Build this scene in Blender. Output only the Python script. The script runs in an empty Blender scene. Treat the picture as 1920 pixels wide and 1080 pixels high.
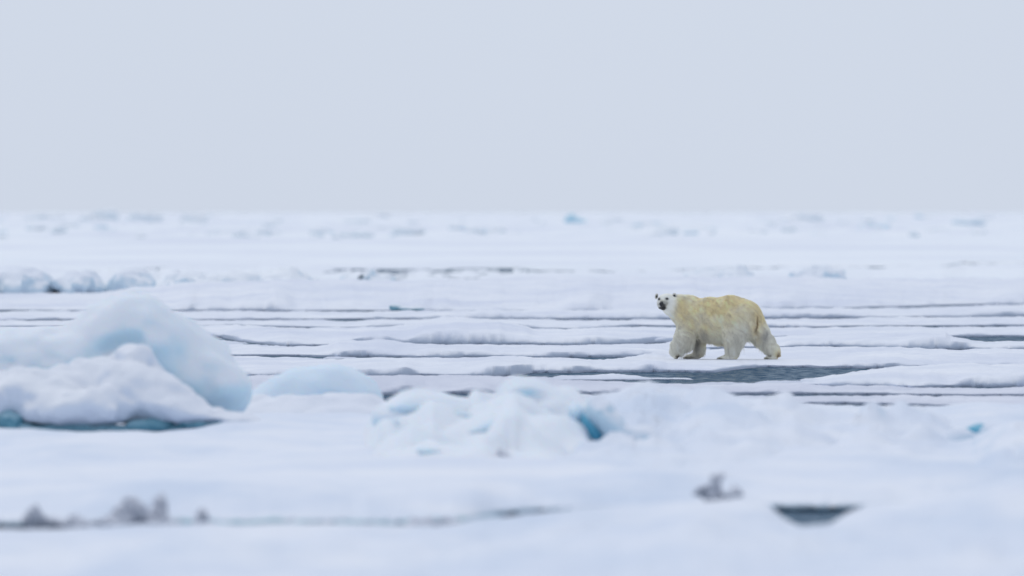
import bpy, math
import numpy as np
R = math.radians
sc = bpy.context.scene
C = sc.collection
rng = np.random.default_rng(7)

# ------------------------------------------------------------------ camera
F = 400 / 36 * 1920            # focal length in photo pixels
HC = 3.0                       # camera height above the water
HY = 398.0                     # horizon row in the photo
cam = bpy.data.cameras.new('camera')
cam.lens = 400; cam.sensor_width = 36; cam.clip_start = 1; cam.clip_end = 80000
co = bpy.data.objects.new('camera', cam); C.objects.link(co)
co.location = (0, 0, HC)
co.rotation_euler = (R(90) - math.atan((540 - HY) / F), 0, 0)
cam.dof.use_dof = True; cam.dof.focus_distance = 224.0; cam.dof.aperture_fstop = 2.2
sc.camera = co

# ------------------------------------------------------------------ overcast sky and veiled sun
SUN_EL, SUN_AZ = R(52), R(-25)          # azimuth from +Y, towards the left
w = bpy.data.worlds.new('World'); sc.world = w; w.use_nodes = True
nt = w.node_tree; nt.nodes.clear()
out = nt.nodes.new('ShaderNodeOutputWorld'); mixs = nt.nodes.new('ShaderNodeMixShader')
sky = nt.nodes.new('ShaderNodeTexSky'); sky.sky_type = 'NISHITA'; sky.sun_disc = False
sky.sun_elevation = SUN_EL; sky.sun_rotation = SUN_AZ
b1 = nt.nodes.new('ShaderNodeBackground'); b1.inputs[1].default_value = 0.08
b2 = nt.nodes.new('ShaderNodeBackground'); b2.inputs[1].default_value = 1.0
tc = nt.nodes.new('ShaderNodeTexCoord'); nz = nt.nodes.new('ShaderNodeTexNoise')
nz.inputs['Scale'].default_value = 5; nz.inputs['Detail'].default_value = 3
cr = nt.nodes.new('ShaderNodeValToRGB')
cr.color_ramp.elements[0].position = .3; cr.color_ramp.elements[0].color = (.61, .683, .815, 1)
cr.color_ramp.elements[1].position = .7; cr.color_ramp.elements[1].color = (.655, .727, .855, 1)
L = nt.links.new
L(sky.outputs[0], b1.inputs[0]); L(tc.outputs['Generated'], nz.inputs['Vector']); L(nz.outputs[0], cr.inputs[0])
L(cr.outputs[0], b2.inputs[0]); mixs.inputs[0].default_value = .93
L(b1.outputs[0], mixs.inputs[1]); L(b2.outputs[0], mixs.inputs[2]); L(mixs.outputs[0], out.inputs[0])
sl = bpy.data.lights.new('sun', 'SUN'); sl.energy = .75; sl.angle = R(50); sl.color = (1, .97, .93)
so = bpy.data.objects.new('sun', sl); C.objects.link(so); so.location = (-20, 200, 60)
from mathutils import Vector
sd = Vector((math.sin(SUN_AZ) * math.cos(SUN_EL), math.cos(SUN_AZ) * math.cos(SUN_EL), math.sin(SUN_EL)))
so.rotation_euler = sd.to_track_quat('Z', 'Y').to_euler()
sc.view_settings.view_transform = 'Standard'; sc.view_settings.look = 'None'
sc.view_settings.exposure = 0; sc.view_settings.gamma = 1
sc.cycles.use_denoising = True
sc.cycles.max_bounces = 8

# ------------------------------------------------------------------ helpers
def dist(y, z=0.0):            # distance of a ground point seen on photo row y
    return F * (HC - z) / (y - HY)
def zat(y, D):                 # height of a point seen on row y at distance D
    return HC - (y - HY) * D / F

def hsh(i, j, k, seed):
    n = (i * 374761393 + j * 668265263 + k * 2147483647 + seed * 1442695041).astype(np.int64)
    n = (n ^ (n >> 13)) * 1274126177
    n = n ^ (n >> 16)
    return (n & 0xffffff) / float(0xffffff)
def vnoise(x, y, z=0.0, seed=0):
    x, y, z = np.broadcast_arrays(np.asarray(x, float), np.asarray(y, float), np.asarray(z, float))
    xi, yi, zi = np.floor(x).astype(np.int64), np.floor(y).astype(np.int64), np.floor(z).astype(np.int64)
    fx, fy, fz = x - xi, y - yi, z - zi
    fx, fy, fz = [t * t * t * (t * (t * 6 - 15) + 10) for t in (fx, fy, fz)]
    r = 0
    for a in (0, 1):
        for b in (0, 1):
            for c in (0, 1):
                wgt = (fx if a else 1 - fx) * (fy if b else 1 - fy) * (fz if c else 1 - fz)
                r = r + wgt * hsh(xi + a, yi + b, zi + c, seed)
    return r * 2 - 1
def fbm(x, y, z=0.0, seed=0, octv=4, gain=.5):
    r, a, f = 0, 1, 1
    for o in range(octv):
        r = r + a * vnoise(np.asarray(x) * f, np.asarray(y) * f, np.asarray(z) * f, seed + o * 17)
        a *= gain; f *= 2.03
    return r
def curve(pts):
    xs, ys = zip(*pts)
    return lambda x: np.interp(x, xs, ys)
def sm(t):
    t = np.clip(t, 0, 1); return t * t * (3 - 2 * t)

def mesh_obj(name, V, Q, mat, parent=None, smooth=True, origin=None):
    V = np.asarray(V, float)
    if origin is None:
        mn, mx = V.min(0), V.max(0); origin = np.array(((mn[0] + mx[0]) / 2, (mn[1] + mx[1]) / 2, mn[2]))
    origin = np.asarray(origin, float)
    me = bpy.data.meshes.new(name)
    Q = np.asarray(Q)
    me.vertices.add(len(V)); me.vertices.foreach_set('co', (V - origin).astype(np.float32).ravel())
    n, k = Q.shape
    me.loops.add(n * k); me.loops.foreach_set('vertex_index', Q.astype(np.int32).ravel())
    me.polygons.add(n); me.polygons.foreach_set('loop_start', np.arange(0, n * k, k, dtype=np.int32))
    me.update(calc_edges=True); me.validate()
    me.polygons.foreach_set('use_smooth', np.full(len(me.polygons), smooth)); me.update()
    me.materials.append(mat)
    o = bpy.data.objects.new(name, me); C.objects.link(o)
    o.location = origin
    if parent is not None:
        o.parent = parent
        o.location = origin - np.array(parent.location)
    return o
def tag(o, label=None, cat=None, group=None, kind=None):
    for k, v in (('label', label), ('category', cat), ('group', group), ('kind', kind)):
        if v: o[k] = v
    return o
def gridq(nr, ncol):
    i = np.arange(nr - 1)[:, None] * ncol + np.arange(ncol - 1)[None, :]
    i = i.ravel()
    return np.stack([i, i + 1, i + ncol + 1, i + ncol], 1)

def surface_nets(f, lo, h):
    """f: 3-D array of signed distances -> verts, quads"""
    nx, ny, nz_ = f.shape
    s = f < 0
    cnt = np.zeros((nx - 1, ny - 1, nz_ - 1)); acc = np.zeros((nx - 1, ny - 1, nz_ - 1, 3))
    cs = [(a, b, c) for a in (0, 1) for b in (0, 1) for c in (0, 1)]
    def cn(A, o): return A[o[0]:nx - 1 + o[0], o[1]:ny - 1 + o[1], o[2]:nz_ - 1 + o[2]]
    for p in cs:
        for ax in range(3):
            if p[ax]: continue
            q = list(p); q[ax] = 1
            fa, fb = cn(f, p), cn(f, q)
            m = (fa < 0) != (fb < 0)
            t = np.where(m, fa / np.where(m, fa - fb, 1), 0)
            cnt += m
            for k in range(3):
                acc[..., k] += np.where(m, p[k] + (t if k == ax else 0), 0)
    act = cnt > 0
    idx = -np.ones(act.shape, np.int64); idx[act] = np.arange(act.sum())
    ijk = np.argwhere(act)
    V = (ijk + acc[act] / cnt[act][:, None]) * h + np.asarray(lo)
    quads = []
    for ax in range(3):
        b, c = (ax + 1) % 3, (ax + 2) % 3
        sl0 = [slice(None)] * 3; sl1 = [slice(None)] * 3
        sl0[ax] = slice(0, -1); sl1[ax] = slice(1, None)
        m = s[tuple(sl0)] != s[tuple(sl1)]
        e = np.argwhere(m)
        e = e[(e[:, b] > 0) & (e[:, c] > 0) & (e[:, b] < f.shape[b] - 1) & (e[:, c] < f.shape[c] - 1)]
        def at(db, dc):
            k = e.copy(); k[:, b] -= db; k[:, c] -= dc
            return idx[k[:, 0], k[:, 1], k[:, 2]]
        q = np.stack([at(1, 1), at(0, 1), at(0, 0), at(1, 0)], 1)
        inside = s[e[:, 0], e[:, 1], e[:, 2]]
        q[~inside] = q[~inside][:, ::-1]
        quads.append(q)
    return V, np.concatenate(quads)
def smin(a, b, k):
    h = np.clip(.5 + .5 * (b - a) / k, 0, 1)
    return b * (1 - h) + a * h - k * h * (1 - h)
def grid3(lo, hi, h):
    ax = [np.arange(l, u + h, h) for l, u in zip(lo, hi)]
    return np.meshgrid(*ax, indexing='ij')

# ------------------------------------------------------------------ materials
def new_mat(name):
    m = bpy.data.materials.new(name); m.use_nodes = True
    t = m.node_tree; return m, t, t.nodes['Principled BSDF']
def noise_node(t, scale, detail=4, vec=None, rough=.55):
    n = t.nodes.new('ShaderNodeTexNoise'); n.inputs['Scale'].default_value = scale
    n.inputs['Detail'].default_value = detail; n.inputs['Roughness'].default_value = rough
    if vec: t.links.new(vec, n.inputs['Vector'])
    return n
def ramp(t, src, stops):
    r = t.nodes.new('ShaderNodeValToRGB')
    while len(r.color_ramp.elements) < len(stops): r.color_ramp.elements.new(.5)
    for e, (p, c) in zip(r.color_ramp.elements, stops):
        e.position = p; e.color = (*c, 1)
    t.links.new(src, r.inputs[0]); return r
def mixc(t, fac, a, b):
    m = t.nodes.new('ShaderNodeMix'); m.data_type = 'RGBA'
    for s_, v in ((m.inputs[0], fac), (m.inputs[6], a), (m.inputs[7], b)):
        if hasattr(v, 'links') or isinstance(v, bpy.types.NodeSocket): t.links.new(v, s_)
        elif isinstance(v, tuple): s_.default_value = (*v, 1)
        else: s_.default_value = v
    return m.outputs[2]
def snow_mat(name, snow, snow2, ice, steep=(.35, .85), s1=.45, bump=.5, rough=.65, big=8, sss=0.0, wet=None, streak=None, bd=.06):
    """snow whose steep faces are bare ice; wet = (colour, height) darkens the snow near the waterline, wetness plus painted shade; streak = colour of old wet patches"""
    m, t, p = new_mat(name)
    g = t.nodes.new('ShaderNodeNewGeometry'); pos = g.outputs['Position']
    n1 = noise_node(t, s1, 5, pos)
    c = ramp(t, n1.outputs[0], [(.35, snow), (.68, snow2)]).outputs[0]
    if streak:
        mp = t.nodes.new('ShaderNodeMapping'); mp.inputs['Scale'].default_value = (streak[1], streak[2], 1); t.links.new(pos, mp.inputs[0])
        n3 = noise_node(t, 1, 5, mp.outputs[0], .6)
        r3 = ramp(t, n3.outputs[0], [(.46, (0, 0, 0)), (.66, (1, 1, 1))])
        c = mixc(t, r3.outputs[0], c, streak[0])
    sp = t.nodes.new('ShaderNodeSeparateXYZ'); t.links.new(g.outputs['Normal'], sp.inputs[0])
    n2 = noise_node(t, 2.2, 4, pos)
    def madd(a, k, b):
        n = t.nodes.new('ShaderNodeMath'); n.operation = 'MULTIPLY_ADD'; n.inputs[1].default_value = k
        t.links.new(a, n.inputs[0]); t.links.new(b, n.inputs[2]); return n.outputs[0]
    def mrange(v, a, b):
        n = t.nodes.new('ShaderNodeMapRange'); n.inputs[1].default_value = a; n.inputs[2].default_value = b
        t.links.new(v, n.inputs[0]); return n.outputs[0]
    c = mixc(t, mrange(madd(n2.outputs[0], .5, sp.outputs[2]), steep[1] + .25, steep[0] + .25), c, ice)
    if wet:  # low rims darkened: wet snow plus occlusion-like shade painted into the colour
        pz = t.nodes.new('ShaderNodeSeparateXYZ'); t.links.new(pos, pz.inputs[0])
        n4 = noise_node(t, 1.1, 5, pos, .65)
        c = mixc(t, mrange(madd(n4.outputs[0], wet[1] * 1.6, pz.outputs[2]), wet[1] * 1.75, wet[1] * .75), c, wet[0])
    t.links.new(c, p.inputs['Base Color'])
    p.inputs['Roughness'].default_value = rough; p.inputs['Specular IOR Level'].default_value = .2
    if sss:
        p.inputs['Subsurface Weight'].default_value = sss; p.inputs['Subsurface Radius'].default_value = (.3, .7, 1.0)
        p.inputs['Subsurface Scale'].default_value = .12
    nb = noise_node(t, big, 6, pos, .65)
    bm = t.nodes.new('ShaderNodeBump'); bm.inputs['Strength'].default_value = bump; bm.inputs['Distance'].default_value = bd
    t.links.new(nb.outputs[0], bm.inputs['Height']); t.links.new(bm.outputs[0], p.inputs['Normal'])
    return m
SNOW = snow_mat('snow', (.80, .82, .88), (.87, .88, .91), (.70, .76, .86), (.1, .6))
FLOE = snow_mat('floe_snow', (.76, .785, .85), (.86, .87, .905), (.62, .68, .79), (.15, .7), bump=.7, bd=.05, big=5, wet=((.56, .60, .70), .05), streak=((.70, .73, .82), .25, .12))  # wet: low rims darkened by wetness plus painted shade
FLOEM = snow_mat('grey_melting_snow', (.68, .695, .775), (.78, .79, .85), (.58, .63, .74), (.15, .7), bump=.7, bd=.05, big=5, wet=((.52, .555, .65), .06), streak=((.63, .65, .74), .25, .12))  # wet: low rims darkened by wetness plus painted shade
BLOCK = snow_mat('block_ice', (.84, .87, .90), (.80, .85, .89), (.22, .42, .50), (.35, .8), bump=.3, big=4)
SNOWF = snow_mat('wet_snow', (.74, .78, .86), (.85, .86, .895), (.55, .70, .80), (.3, .8), s1=.35, bump=.35, big=3, streak=((.65, .715, .82), .45, .12))
HUM = snow_mat('hummock_ice', (.82, .845, .885), (.78, .83, .88), (.60, .765, .86), (-.15, .42), s1=.8, bump=.4, big=3, sss=.3)
BLUE = snow_mat('pale_blue_ice', (.74, .82, .89), (.68, .79, .875), (.60, .74, .84), (.0, .45), s1=.8, bump=.25, big=3, sss=.4)
DEEP = snow_mat('deep_blue_ice', (.12, .42, .58), (.20, .50, .64), (.10, .38, .54), (.1, .5), s1=2, bump=.2, rough=.3)
TEAL = snow_mat('wet_teal_ice', (.16, .34, .42), (.34, .52, .60), (.13, .31, .40), (.1, .5), s1=1.6, bump=.3, rough=.25)
GREY = snow_mat('grey_rotten_ice', (.60, .615, .68), (.76, .77, .82), (.54, .56, .63), (.1, .6), s1=3, bump=.6, rough=.5)
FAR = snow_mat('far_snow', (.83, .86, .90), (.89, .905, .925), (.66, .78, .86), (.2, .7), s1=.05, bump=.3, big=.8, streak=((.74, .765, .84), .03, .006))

WATER, t, p = new_mat('sea_water')          # wind-rippled water: the wavelets facing us mirror only part of the sky
t.nodes.remove(p)
g = t.nodes.new('ShaderNodeNewGeometry')
mp = t.nodes.new('ShaderNodeMapping'); mp.inputs['Scale'].default_value = (4.5, .8, 1)
t.links.new(g.outputs['Position'], mp.inputs[0])
nw = noise_node(t, 1.0, 5, mp.outputs[0], .65)
df = t.nodes.new('ShaderNodeBsdfDiffuse'); df.inputs[0].default_value = (.03, .072, .125, 1)
gl = t.nodes.new('ShaderNodeBsdfGlossy'); gl.inputs['Roughness'].default_value = .16; gl.inputs[0].default_value = (.85, .95, 1, 1)
fr = t.nodes.new('ShaderNodeMapRange'); fr.inputs[1].default_value = .36; fr.inputs[2].default_value = .66; fr.inputs[3].default_value = .02; fr.inputs[4].default_value = .36
t.links.new(nw.outputs[0], fr.inputs[0])
mx_ = t.nodes.new('ShaderNodeMixShader'); t.links.new(fr.outputs[0], mx_.inputs[0]); t.links.new(df.outputs[0], mx_.inputs[1]); t.links.new(gl.outputs[0], mx_.inputs[2])
t.links.new(mx_.outputs[0], t.nodes['Material Output'].inputs[0])

# ------------------------------------------------------------------ water
wq = []
wx = 26000
o = mesh_obj('sea_water', [(-wx, 20, 0), (wx, 20, 0), (wx, 60000, 0), (-wx, 60000, 0)], [(0, 1, 2, 3)], WATER, origin=(0, 200, 0))
tag(o, 'dark grey blue sea water showing in the leads between the floes', 'water', kind='structure')

# ------------------------------------------------------------------ floes
U0, U1 = -420, 2340
def floe(label, u0, u1, yf, yc, db, frac=.6, mat=FLOE, du=5, seed=0, amp=.03, wig=1.2, tap=(0, 0), lip=.035, base=0.0,
         name='ice_floe', group='flat ice floes', rows=(12, 16, 12), flat=None, lump=0.0, cat='ice floe', lumpscale=1.1, backz=-.02, edgew=1.0, steep=.72):
    """yf: row of the front waterline, yc: row of the crest, db: row of the back edge (all functions of photo column)"""
    u0, u1 = (-1600 if u0 == U0 else u0), (3500 if u1 == U1 else u1)     # the ice goes on well beyond the frame
    u = np.arange(u0, u1 + 1e-6, du)
    f_ = curve(frac) if isinstance(frac, list) else (lambda x: np.full_like(x, frac))
    wig = wig * np.clip((yf(u) - HY) / 275, .3, 1) ** 1.3
    yfv = yf(u) + wig * .8 * fbm(u / 90, u * 0, seed=seed) + wig * .12 * fbm(u / 16, u * 0, seed=seed + 5, octv=2)
    ycv = yc(u) + wig * .7 * fbm(u / 60, u * 0, seed=seed + 9) + wig * .45 * fbm(u / 12, u * 0, seed=seed + 13, octv=3)
    ov = db(u) - yc(u)                                            # crest hides the gap behind it unless open water is meant to show
    ycv = ycv - 3.0 * sm(ov / 1.5) * (1 + 1.1 * fbm(u / 130, u * 0, seed=seed + 15, octv=2))
    Df = dist(yfv, base); Db = np.maximum(dist(db(u)) - .3, Df + 1.0)
    e = np.ones_like(u)
    if tap[0]: e *= np.clip((u - u0) / tap[0], 0, 1)
    if tap[1]: e *= np.clip((u1 - u) / tap[1], 0, 1)
    e = np.sqrt(np.clip(e * (2 - e), 0, 1))
    Dc = Df + (Db - Df) * f_(u)
    zc = np.maximum(zat(ycv, Dc), base + .02)
    mid = Df
    Db = Df + (Db - Df) * (.05 + .95 * e); Dc = Df + (Dc - Df) * (.05 + .95 * e)
    zc = base + (zc - base) * (.03 + .97 * e)
    n1, n2, n3 = rows
    rw = np.clip(.34 + .3 * fbm(u / 45, u * 0, seed=seed + 3, octv=3), .10, .9) * edgew      # width of the rounded rim
    rw = np.minimum(rw, (Dc - Df) * .45)
    steepf = np.clip(steep - .08 + .55 * fbm(u / 120, u * 0, seed=seed + 4, octv=3), .12, .92)
    s3 = np.linspace(0, 1, n3 + 1)[1:]
    Dr, Zr = [], []
    un = .10 * e                                                  # undercut at the waterline
    Dr += [Df + .3, Df + .02, Df + .01]; Zr += [np.full_like(u, -.25) + base, np.full_like(u, -.06) + base, base + lip * .4 * e]
    ts = [rw * q for q in np.linspace(0, 1, n1) ** 1.6] + [rw + (Dc - Df - rw) * q for q in np.linspace(0, 1, n2 + 1)[1:]]
    for t_ in ts:
        q = np.clip(t_ / rw, 0, 1); s = t_ / (Dc - Df)
        prof = steepf * np.sqrt(1 - (1 - q) ** 2) + (1 - steepf) * (1 - (1 - s) ** 1.9)
        Dr.append(Df + t_); Zr.append(base + lip * e + (zc - base - lip * e) * prof)
    for s in s3:
        D = Dc + (Db - Dc) * s
        Dr.append(D); Zr.append(zc + (base + backz - zc) * s ** 1.4)
    Dr, Zr = np.array(Dr), np.array(Zr)
    X = (u[None] - 960) / F * Dr
    k = 3
    edge = np.zeros_like(Zr); 
    edge[k:] = (sm((Dr[k:] - Df) / .7) * sm((Db - Dr[k:]) / 1.5 + .1)) * e
    nzv = amp * fbm(X * 1.1, Dr * .5, seed=seed + 21, octv=5, gain=.55)
    if lump: nzv = nzv + lump * np.maximum(0, fbm(X * lumpscale, Dr * lumpscale * .6, seed=seed + 31, octv=4) - .05)
    if flat is not None: nzv = nzv * flat(X, Dr)[0]
    Zr = Zr + nzv * edge
    if flat is not None:
        m, z = flat(X, Dr); Zr = Zr * m + z * (1 - m)
    V = np.stack([X, Dr, Zr], -1).reshape(-1, 3)
    o = mesh_obj(name, V, gridq(len(Dr), len(u)), mat)
    tag(o, label, cat, group)
    return o

cv = curve
W = (U0, U1)
# bear ground: a flat patch of its floe at this height
ZB = .10; DB = dist(673.7, ZB); XB = (1350 - 960) / F * DB; PX = DB / F / 6     # metres per pixel of the 6x study crop
def bear_flat(X, D):
    r = np.sqrt(((X - XB) / 1.7) ** 2 + ((D - DB) / 1.7) ** 2)
    m = sm((r - .85) / .6)
    return m, ZB

rowF = cv([(U0, 664), (400, 666), (640, 669), (770, 671), (1150, 671), (1230, 668), (1300, 655), (1400, 652), (1560, 651), (1780, 657), (1920, 656), (U1, 656)])
rowF1 = cv([(U0, 664), (400, 666), (640, 669), (770, 671), (1150, 671), (1230, 668), (1340, 664)])
rowG = cv([(U0, 634), (417, 633), (450, 640), (540, 650), (600, 649), (700, 646), (840, 647), (1100, 647), (1200, 645), (1300, 638), (1480, 632), (1780, 632), (U1, 632)])
rowH = cv([(U0, 616), (440, 612), (640, 617), (690, 616), (760, 612), (985, 618), (1080, 618), (1200, 612), (1490, 615), (1640, 613), (1920, 612), (U1, 612)])
rowI = cv([(U0, 602), (477, 600.5), (640, 600), (860, 600), (1200, 599), (1500, 598), (1713, 595.5), (1780, 595.5), (1920, 594), (U1, 594)])
rowJ = cv([(U0, 583), (1200, 584), (1500, 580), (1870, 571), (1920, 572), (U1, 572)])
rowL = cv([(U0, 551), (37, 550.5), (190, 550), (250, 545), (400, 542), (1000, 537), (1920, 538), (U1, 538)])
rowM = cv([(U0, 507), (250, 506), (300, 503), (340, 503), (735, 505), (960, 503), (1010, 508), (1260, 508), (1400, 502), (1695, 500), (1770, 500), (1810, 494), (1860, 494), (1920, 495), (U1, 495)])
rowE = cv([(U0, 708), (457, 707), (640, 706), (957, 706), (1000, 700), (1200, 698), (1340, 698), (1395, 692), (1420, 690), (1650, 691), (1750, 689), (1920, 688), (U1, 688)])
rowC = cv([(U0, 745), (700, 740), (1000, 738), (1590, 741), (1920, 743), (U1, 743)])
rowB = cv([(U0, 757), (1000, 757), (1590, 758), (1760, 763), (1920, 764), (U1, 764)])

floe('low grey white floe just behind the foreground snow ridge at right', 1000, U1, cv([(0, 800), (2400, 800)]),
     cv([(1000, 762), (1500, 768), (1750, 767), (U1, 768)]), rowB, .36, seed=101, mat=FLOEM)
floe('thin floe strip with dark lower edge, above the blurred ridge at right', 1000, U1, rowB, cv([(1000, 745), (1600, 744), (1700, 746), (U1, 745)]), rowC, .36, seed=111, mat=FLOEM)
floe('long floe forming the near shore of the dark pool', U0, U1, rowC,
     cv([(U0, 712), (450, 711), (680, 709.5), (957, 709.5), (1040, 716), (1180, 720), (1290, 722), (1400, 722), (1500, 720), (1560, 726), (1920, 729), (U1, 729)]),
     cv([(U0, 712), (1000, 716), (1400, 718), (1600, 724), (U1, 724)]), .36, seed=121, mat=FLOEM)
floe('large rounded floe at right whose pointed tip closes the dark pool', 1390, U1, cv([(1390, 724), (1500, 722), (1600, 726), (1920, 727), (U1, 727)]),
     cv([(1390, 722), (1500, 716), (1540, 711), (1600, 702), (1650, 694), (1700, 689), (1750, 686), (1830, 684), (1920, 687), (U1, 690)]),
     cv([(1390, 715), (1600, 700), (1700, 692), (U1, 690)]), .36, seed=131, tap=(60, 0))
floe('thin tongue of ice lying in the dark pool', 1010, 1300, cv([(1010, 713.5), (1300, 713)]), cv([(1010, 706.5), (1160, 706), (1300, 709)]),
     cv([(1010, 703), (1300, 704)]), .5, seed=141, tap=(70, 120), lip=.02)
floe('wide flat floe that the polar bear walks on', U0, U1, rowE,
     cv([(U0, 684), (450, 682), (640, 682), (700, 679), (770, 675), (980, 674), (1000, 675.5), (1145, 676), (1180, 671), (1220, 666), (1300, 660), (1400, 656), (1500, 653), (1600, 653), (1750, 657), (U1, 659)]),
     rowF, [(0, .3), (1100, .3), (1250, .7), (1500, .7), (1700, .5), (U1, .5)], seed=151, flat=bear_flat, rows=(14, 40, 12), group='flat ice floes')
floe('floe directly behind the bear floe, left of the bear, with lumpy crest', U0, 1340, rowF1,
     cv([(U0, 650), (400, 650), (540, 652), (585, 652.5), (640, 645), (720, 643), (800, 646), (840, 649.5), (1100, 650), (1150, 648), (1340, 650)]), rowG, .36, seed=161, tap=(0, 60), amp=.025)
floe('rounded white floe right of the bear rump, beside a small pool', 1230, U1, rowF,
     cv([(1230, 645), (1400, 640), (1480, 632), (1560, 626), (1650, 624), (1740, 625), (1775, 630), (1800, 640), (1850, 641), (U1, 641)]),
     cv([(1300, 634), (1780, 632.5), (1800, 641), (U1, 640)]), .36, seed=171, tap=(50, 0), amp=.025)
floe('domed floe with dark waterline in the middle distance, left of the bear head', U0, 1330, rowG,
     cv([(U0, 618), (440, 612), (560, 618), (640, 618), (760, 614), (800, 610), (860, 608), (940, 609), (985, 616), (1010, 620), (1080, 620), (1120, 619), (1330, 620)]), rowH, .36, seed=181, amp=.025, tap=(0, 60))
floe('long floe behind the bear back, bordering the small pool at right', 1180, U1, rowG, cv([(1180, 622), (1480, 617), (1640, 616), (U1, 618)]), rowH, .36, seed=191, tap=(80, 0))
floe('narrow floe level with the bear shoulder, streaked with shallow cracks', U0, U1, rowH,
     cv([(U0, 604), (93, 604), (300, 606), (363, 603), (477, 603), (640, 604), (860, 598), (1100, 604), (1490, 600), (1713, 597.5), (1780, 597.5), (U1, 600)]), rowI, .36, seed=201)
floe('narrow floe level with the bear face', U0, U1, rowI, cv([(U0, 586), (400, 586), (640, 587), (900, 583.5), (1200, 583), (1500, 580), (1700, 583), (1860, 574), (U1, 575)]), rowJ, .36, seed=211)
floe('broad smooth snowy floe above the bear, across the whole view', U0, U1, rowJ,
     cv([(U0, 556), (37, 553), (190, 552), (250, 542), (350, 533), (500, 528), (650, 528), (960, 525), (1300, 521), (1500, 522), (1700, 526), (U1, 530)]), rowL, .6, seed=221, amp=.04, edgew=8, steep=.35)
floe('hummocky white ice ridge with jagged crest in the left distance', U0, 700, rowL,
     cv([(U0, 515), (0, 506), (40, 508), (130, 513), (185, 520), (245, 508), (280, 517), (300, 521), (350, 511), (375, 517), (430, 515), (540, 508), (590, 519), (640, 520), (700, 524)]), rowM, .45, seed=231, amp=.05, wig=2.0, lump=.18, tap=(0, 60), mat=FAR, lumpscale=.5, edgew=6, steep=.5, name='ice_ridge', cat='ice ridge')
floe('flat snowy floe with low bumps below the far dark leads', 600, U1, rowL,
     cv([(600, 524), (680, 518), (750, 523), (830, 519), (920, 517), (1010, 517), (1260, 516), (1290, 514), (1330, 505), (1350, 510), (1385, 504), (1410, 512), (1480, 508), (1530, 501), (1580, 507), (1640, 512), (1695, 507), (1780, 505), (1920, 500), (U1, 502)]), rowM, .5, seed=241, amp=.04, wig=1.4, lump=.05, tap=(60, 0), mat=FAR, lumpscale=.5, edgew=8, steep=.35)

# far pack ice up to the horizon (the ground of the view)
u = np.arange(-2200, 4120, 10.0)
inv = np.concatenate([np.linspace(1 / 598., 1 / 1300., 70), np.linspace(1 / 1300., 1 / 45000., 150)[1:]])
Db0 = 1 / inv
Dr = np.repeat(Db0[:, None], len(u), 1)
Df = dist(rowM(np.clip(u, U0, U1)) + .4 * fbm(u / 40, u * 0, seed=301))
Dr[:26] = Df[None] + (Db0[26] - Df)[None] * (np.linspace(0, 1, 27)[:26, None] ** 1.5)
X = (u[None] - 960) / F * Dr
Z = .10 + .06 * fbm(X * .12, Dr * .01, seed=311)
rid = np.abs(fbm(X * .03, Dr * .004, seed=321, octv=3))
lum = np.maximum(0, fbm(X * .12, Dr * .02, seed=331, octv=4))
Z += sm((Dr - 800) / 900) * (np.clip(.35 - rid, 0, 1) * .7 + lum * .55) * np.clip(2500 / Dr, .5, 1)
Z += 1.6 * sm((Dr - 1500) / 900) * np.maximum(0, fbm(X * .02, Dr * .0015, seed=341) + .15) * np.clip(Dr / 3000, .4, 1.2)
lead = fbm(X * .035, Dr * .012, seed=351, octv=3)
Z -= .5 * sm((lead - 1.15) / .1) * (1 - sm((Dr - 1100) / 500))
Z[0] = -.1
V = np.stack([X, Dr, Z], -1).reshape(-1, 3)
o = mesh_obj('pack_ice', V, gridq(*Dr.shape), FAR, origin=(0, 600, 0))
tag(o, 'blurred white pack ice stretching to the horizon', 'pack ice', kind='structure')

# ------------------------------------------------------------------ foreground ice
rowN = cv([(U0, 994), (0, 993), (300, 991), (600, 988), (850, 988), (950, 966), (1440, 958), (1600, 958), (1700, 956), (U1, 956)])
NZ = .26
def snowfield():
    u = np.arange(-2400, 4300, 11.0)
    Df = dist(rowN(u) + 1.2 * fbm(u / 60, u * 0, seed=401) + .8 * fbm(u / 15, u * 0, seed=402))
    s = np.concatenate([np.linspace(0, .08, 10), np.linspace(.08, 1, 70)[1:]])
    Dend = 168.0
    Dr = [Df + 1.2, Df + .5, Df + .06]; Zr = [np.full_like(u, -.3), np.full_like(u, -.03), np.full_like(u, .02)]
    for k in s:
        D = Df + (Dend - Df) * k
        Dr.append(D)
        z = .05 + (NZ - .05) * (1 - np.exp(-(D - Df) / 2.5))
        z = z * (1 - sm((D - 160) / 8)) - .1 * sm((D - 160) / 8)
        Zr.append(z)
    Dr, Zr = np.array(Dr), np.array(Zr)
    X = (u[None] - 960) / F * Dr
    k = sm((Dr - Df - .3) / 4)
    Zr[3:] += (k * (.065 * fbm(X * .6, Dr * .2, seed=411, octv=5)))[3:]
    return u, X, Dr, Zr
u, X, Dr, Zr = snowfield()
o = mesh_obj('snow_field', np.stack([X, Dr, Zr], -1).reshape(-1, 3), gridq(*Dr.shape), SNOWF, origin=(0, 130, 0))
tag(o, 'blurred flat snow covered ice in the foreground between hummocks and near bank', 'snow field', kind='structure')

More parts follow.
